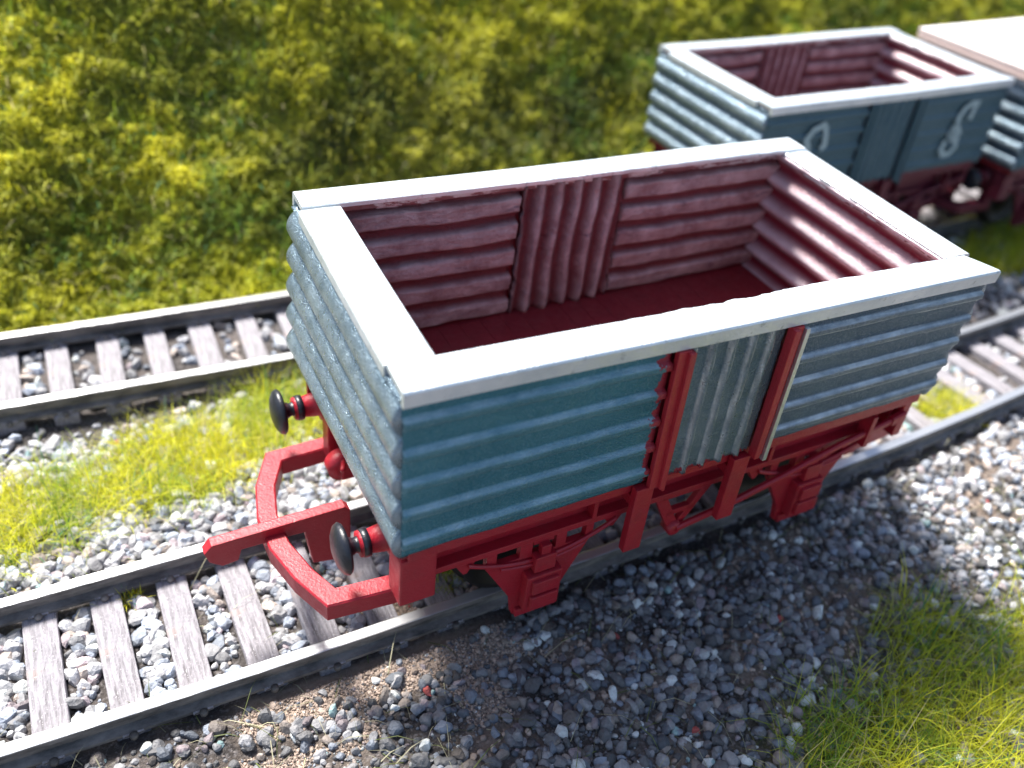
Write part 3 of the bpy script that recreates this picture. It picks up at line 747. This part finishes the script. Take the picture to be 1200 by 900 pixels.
    for xc in (-16.6, 19.2):                                # wheels
        mb = MB(); mb.lathe([(-8.2, .5), (8.2, .5)], (xc, .3, 6.3), (0, 1, 0), 12)
        for s in (-1, 1):
            mb.lathe([(6.9, 1.5), (6.9, 4.8), (7.1, 7.0), (7.6, 7.0), (7.8, 6.42), (9.4, 6.3), (9.5, 5.5), (8.7, 5.0), (8.7, 1.6), (9.3, 1.3), (9.3, .3)], (xc, .3, 6.42), (0, s, 0), 48)
        mb.build('wheelset', M['wheel'], W, warp)
    # buffers
    for s in (-1, 1):
        for yc in (-9.9, 11.9):
            x0 = s*31.9
            mb = MB(); mb.lathe([(0, 2.0), (.5, 2.0), (.6, 1.45), (1.6, 1.3), (2.5, 1.15), (2.7, 1.3), (3.3, 1.3), (3.35, .6)], (x0, yc, 15.0) if s > 0 else (x0+.9, yc, 15.0), (s, 0, 0), 24)
            b = mb.build('buffer', RED, W, warp)
            e = x0+s*3.0 if s > 0 else x0-.9-.9
            xs_ = e if s > 0 else -33.2
            mb = MB(); mb.lathe([(-.5, 1.0), (.1, 1.0), (.15, 1.4), (.5, 1.45), (.85, 1.4), (.95, .85), (1.5, .75), (2.0, 1.0), (2.2, 1.8), (2.3, 2.4), (2.55, 2.6), (2.95, 2.4), (3.3, 1.8), (3.5, 1.0), (3.55, .1)], (xs_, yc, 15.0), (s, 0, 0), 36)
            mb.build('buffer_head', M['black'], b, warp)
    # tension-lock couplings: bow, hook, mounting lump
    for s in (-1, 1):
        mb = MB(); X_ = lambda q: s*q
        bow = [(X_(28), -11.2, 8.2), (X_(37.2), -10.4, 8.2)] + [(X_(37.2+2.9*(1-((yy-.6)/10.6)**2)), yy, 8.2) for yy in (-6.5, -2, 2.5, 7)] + [(X_(37.0), 11.3, 8.2), (X_(28), 11.7, 8.2)]
        mb.sweep(bow, (2.1, 2.3)); 
        for yy in (-11.2, 11.7): mb.box((min(X_(28.4), X_(30.2)), yy-1.1, 7.2), (max(X_(28.4), X_(30.2)), yy+1.1, 13.2), .15)
        cp = mb.build('coupling', RED, W, warp)
        mb = MB()
        mb.prism([(X_(a), b) for a, b in ((32.0, 9.9), (32.6, 10.6), (46.2, 10.3), (47.0, 9.4), (46.6, 8.0), (45.4, 7.0), (43.8, 7.2), (43.4, 8.6), (36.9, 8.5), (36.2, 3.4), (33.2, 2.8), (32.0, 4.4))], 1, -.55, .75, .15)
        mb.build('coupling_hook', RED, cp, warp)
        mb = MB(); mb.lathe([(-1.1, .6), (-.8, 1.7), (.8, 1.7), (1.1, .6)], (X_(30.8), 6.2, 10.4), (0, 1, 0), 20)
        mb.box((min(X_(27.5), X_(31.2)), 4.9, 9.0), (max(X_(27.5), X_(31.2)), 7.4, 11.8), .3)
        mb.lathe([(0, .3), (1.9, .3), (2.1, .15)], (X_(30.8), 5.2, 11.6), (X_(.4), -1, .25), 10)
        mb.box((min(X_(29), X_(31.6)), 8.2, 9), (max(X_(29), X_(31.6)), 10.4, 14.5), .2)
        mb.build('coupling_mount', RED, cp, warp)
    return W

W1 = make_wagon('goods_wagon', (0, 0, 0), 0, 1.0, 'large sharp foreground wagon with teal corrugated side, white rim and red underframe', warp1)
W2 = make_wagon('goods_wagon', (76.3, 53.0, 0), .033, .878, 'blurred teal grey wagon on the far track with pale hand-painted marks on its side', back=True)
def marks(strokes, parent):
    for st in strokes:
        mb = MB()
        mx, mz = (20.6, 28.3) if st[0][0] > 0 else (-19.6, 28.6)
        pts = [(mx+(x-mx)*.84, -17.40, mz+(z-mz)*.84) for x, z in st]
        mb.sweep(pts, (1.3, .1), up=(0, -1, 0)); mb.build('painted_mark', M['chalk'], parent)
marks([[(17.6, 25.8), (17.2, 23.6), (18.6, 22.0), (20.8, 22.0), (22.2, 23.6), (22.1, 25.0)],
       [(18.2, 28.2), (19.6, 26.6), (21.6, 27.4), (20.4, 29.0), (18.8, 28.8), (18.4, 27.2), (20.2, 25.8), (22.6, 25.4)],
       [(19.8, 29.2), (19.4, 31.6), (20.4, 33.6), (22.6, 34.8), (24.4, 34.6), (23.9, 32.4), (23.8, 30.6)],
       [(-20.8, 26.4), (-21.6, 29.2), (-22.8, 31.2), (-21.2, 33.4), (-18.6, 34.2), (-17.6, 33.2), (-17.0, 31.0), (-16.6, 29.2), (-17.8, 28.6)],
       [(-20.8, 26.6), (-18.6, 25.4), (-18.0, 23.6), (-19.8, 22.2)]], W2)
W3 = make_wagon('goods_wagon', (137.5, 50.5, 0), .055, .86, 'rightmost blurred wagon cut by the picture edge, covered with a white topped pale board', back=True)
mb = MB(); mb.box((-34.6, -16.5, 38.1), (33.6, 17.6, 40.0), .2); mb.box((-34.7, -16.6, 40.03), (33.7, 17.7, 40.5), .15, 1)
bo = mb.build('cover_board', [M['board'], M['board_top']])
bo.location = W3.location; bo.rotation_euler = W3.rotation_euler; bo.scale = W3.scale
tag(bo, 'pale board with a white top lying over the rightmost wagon', 'board')
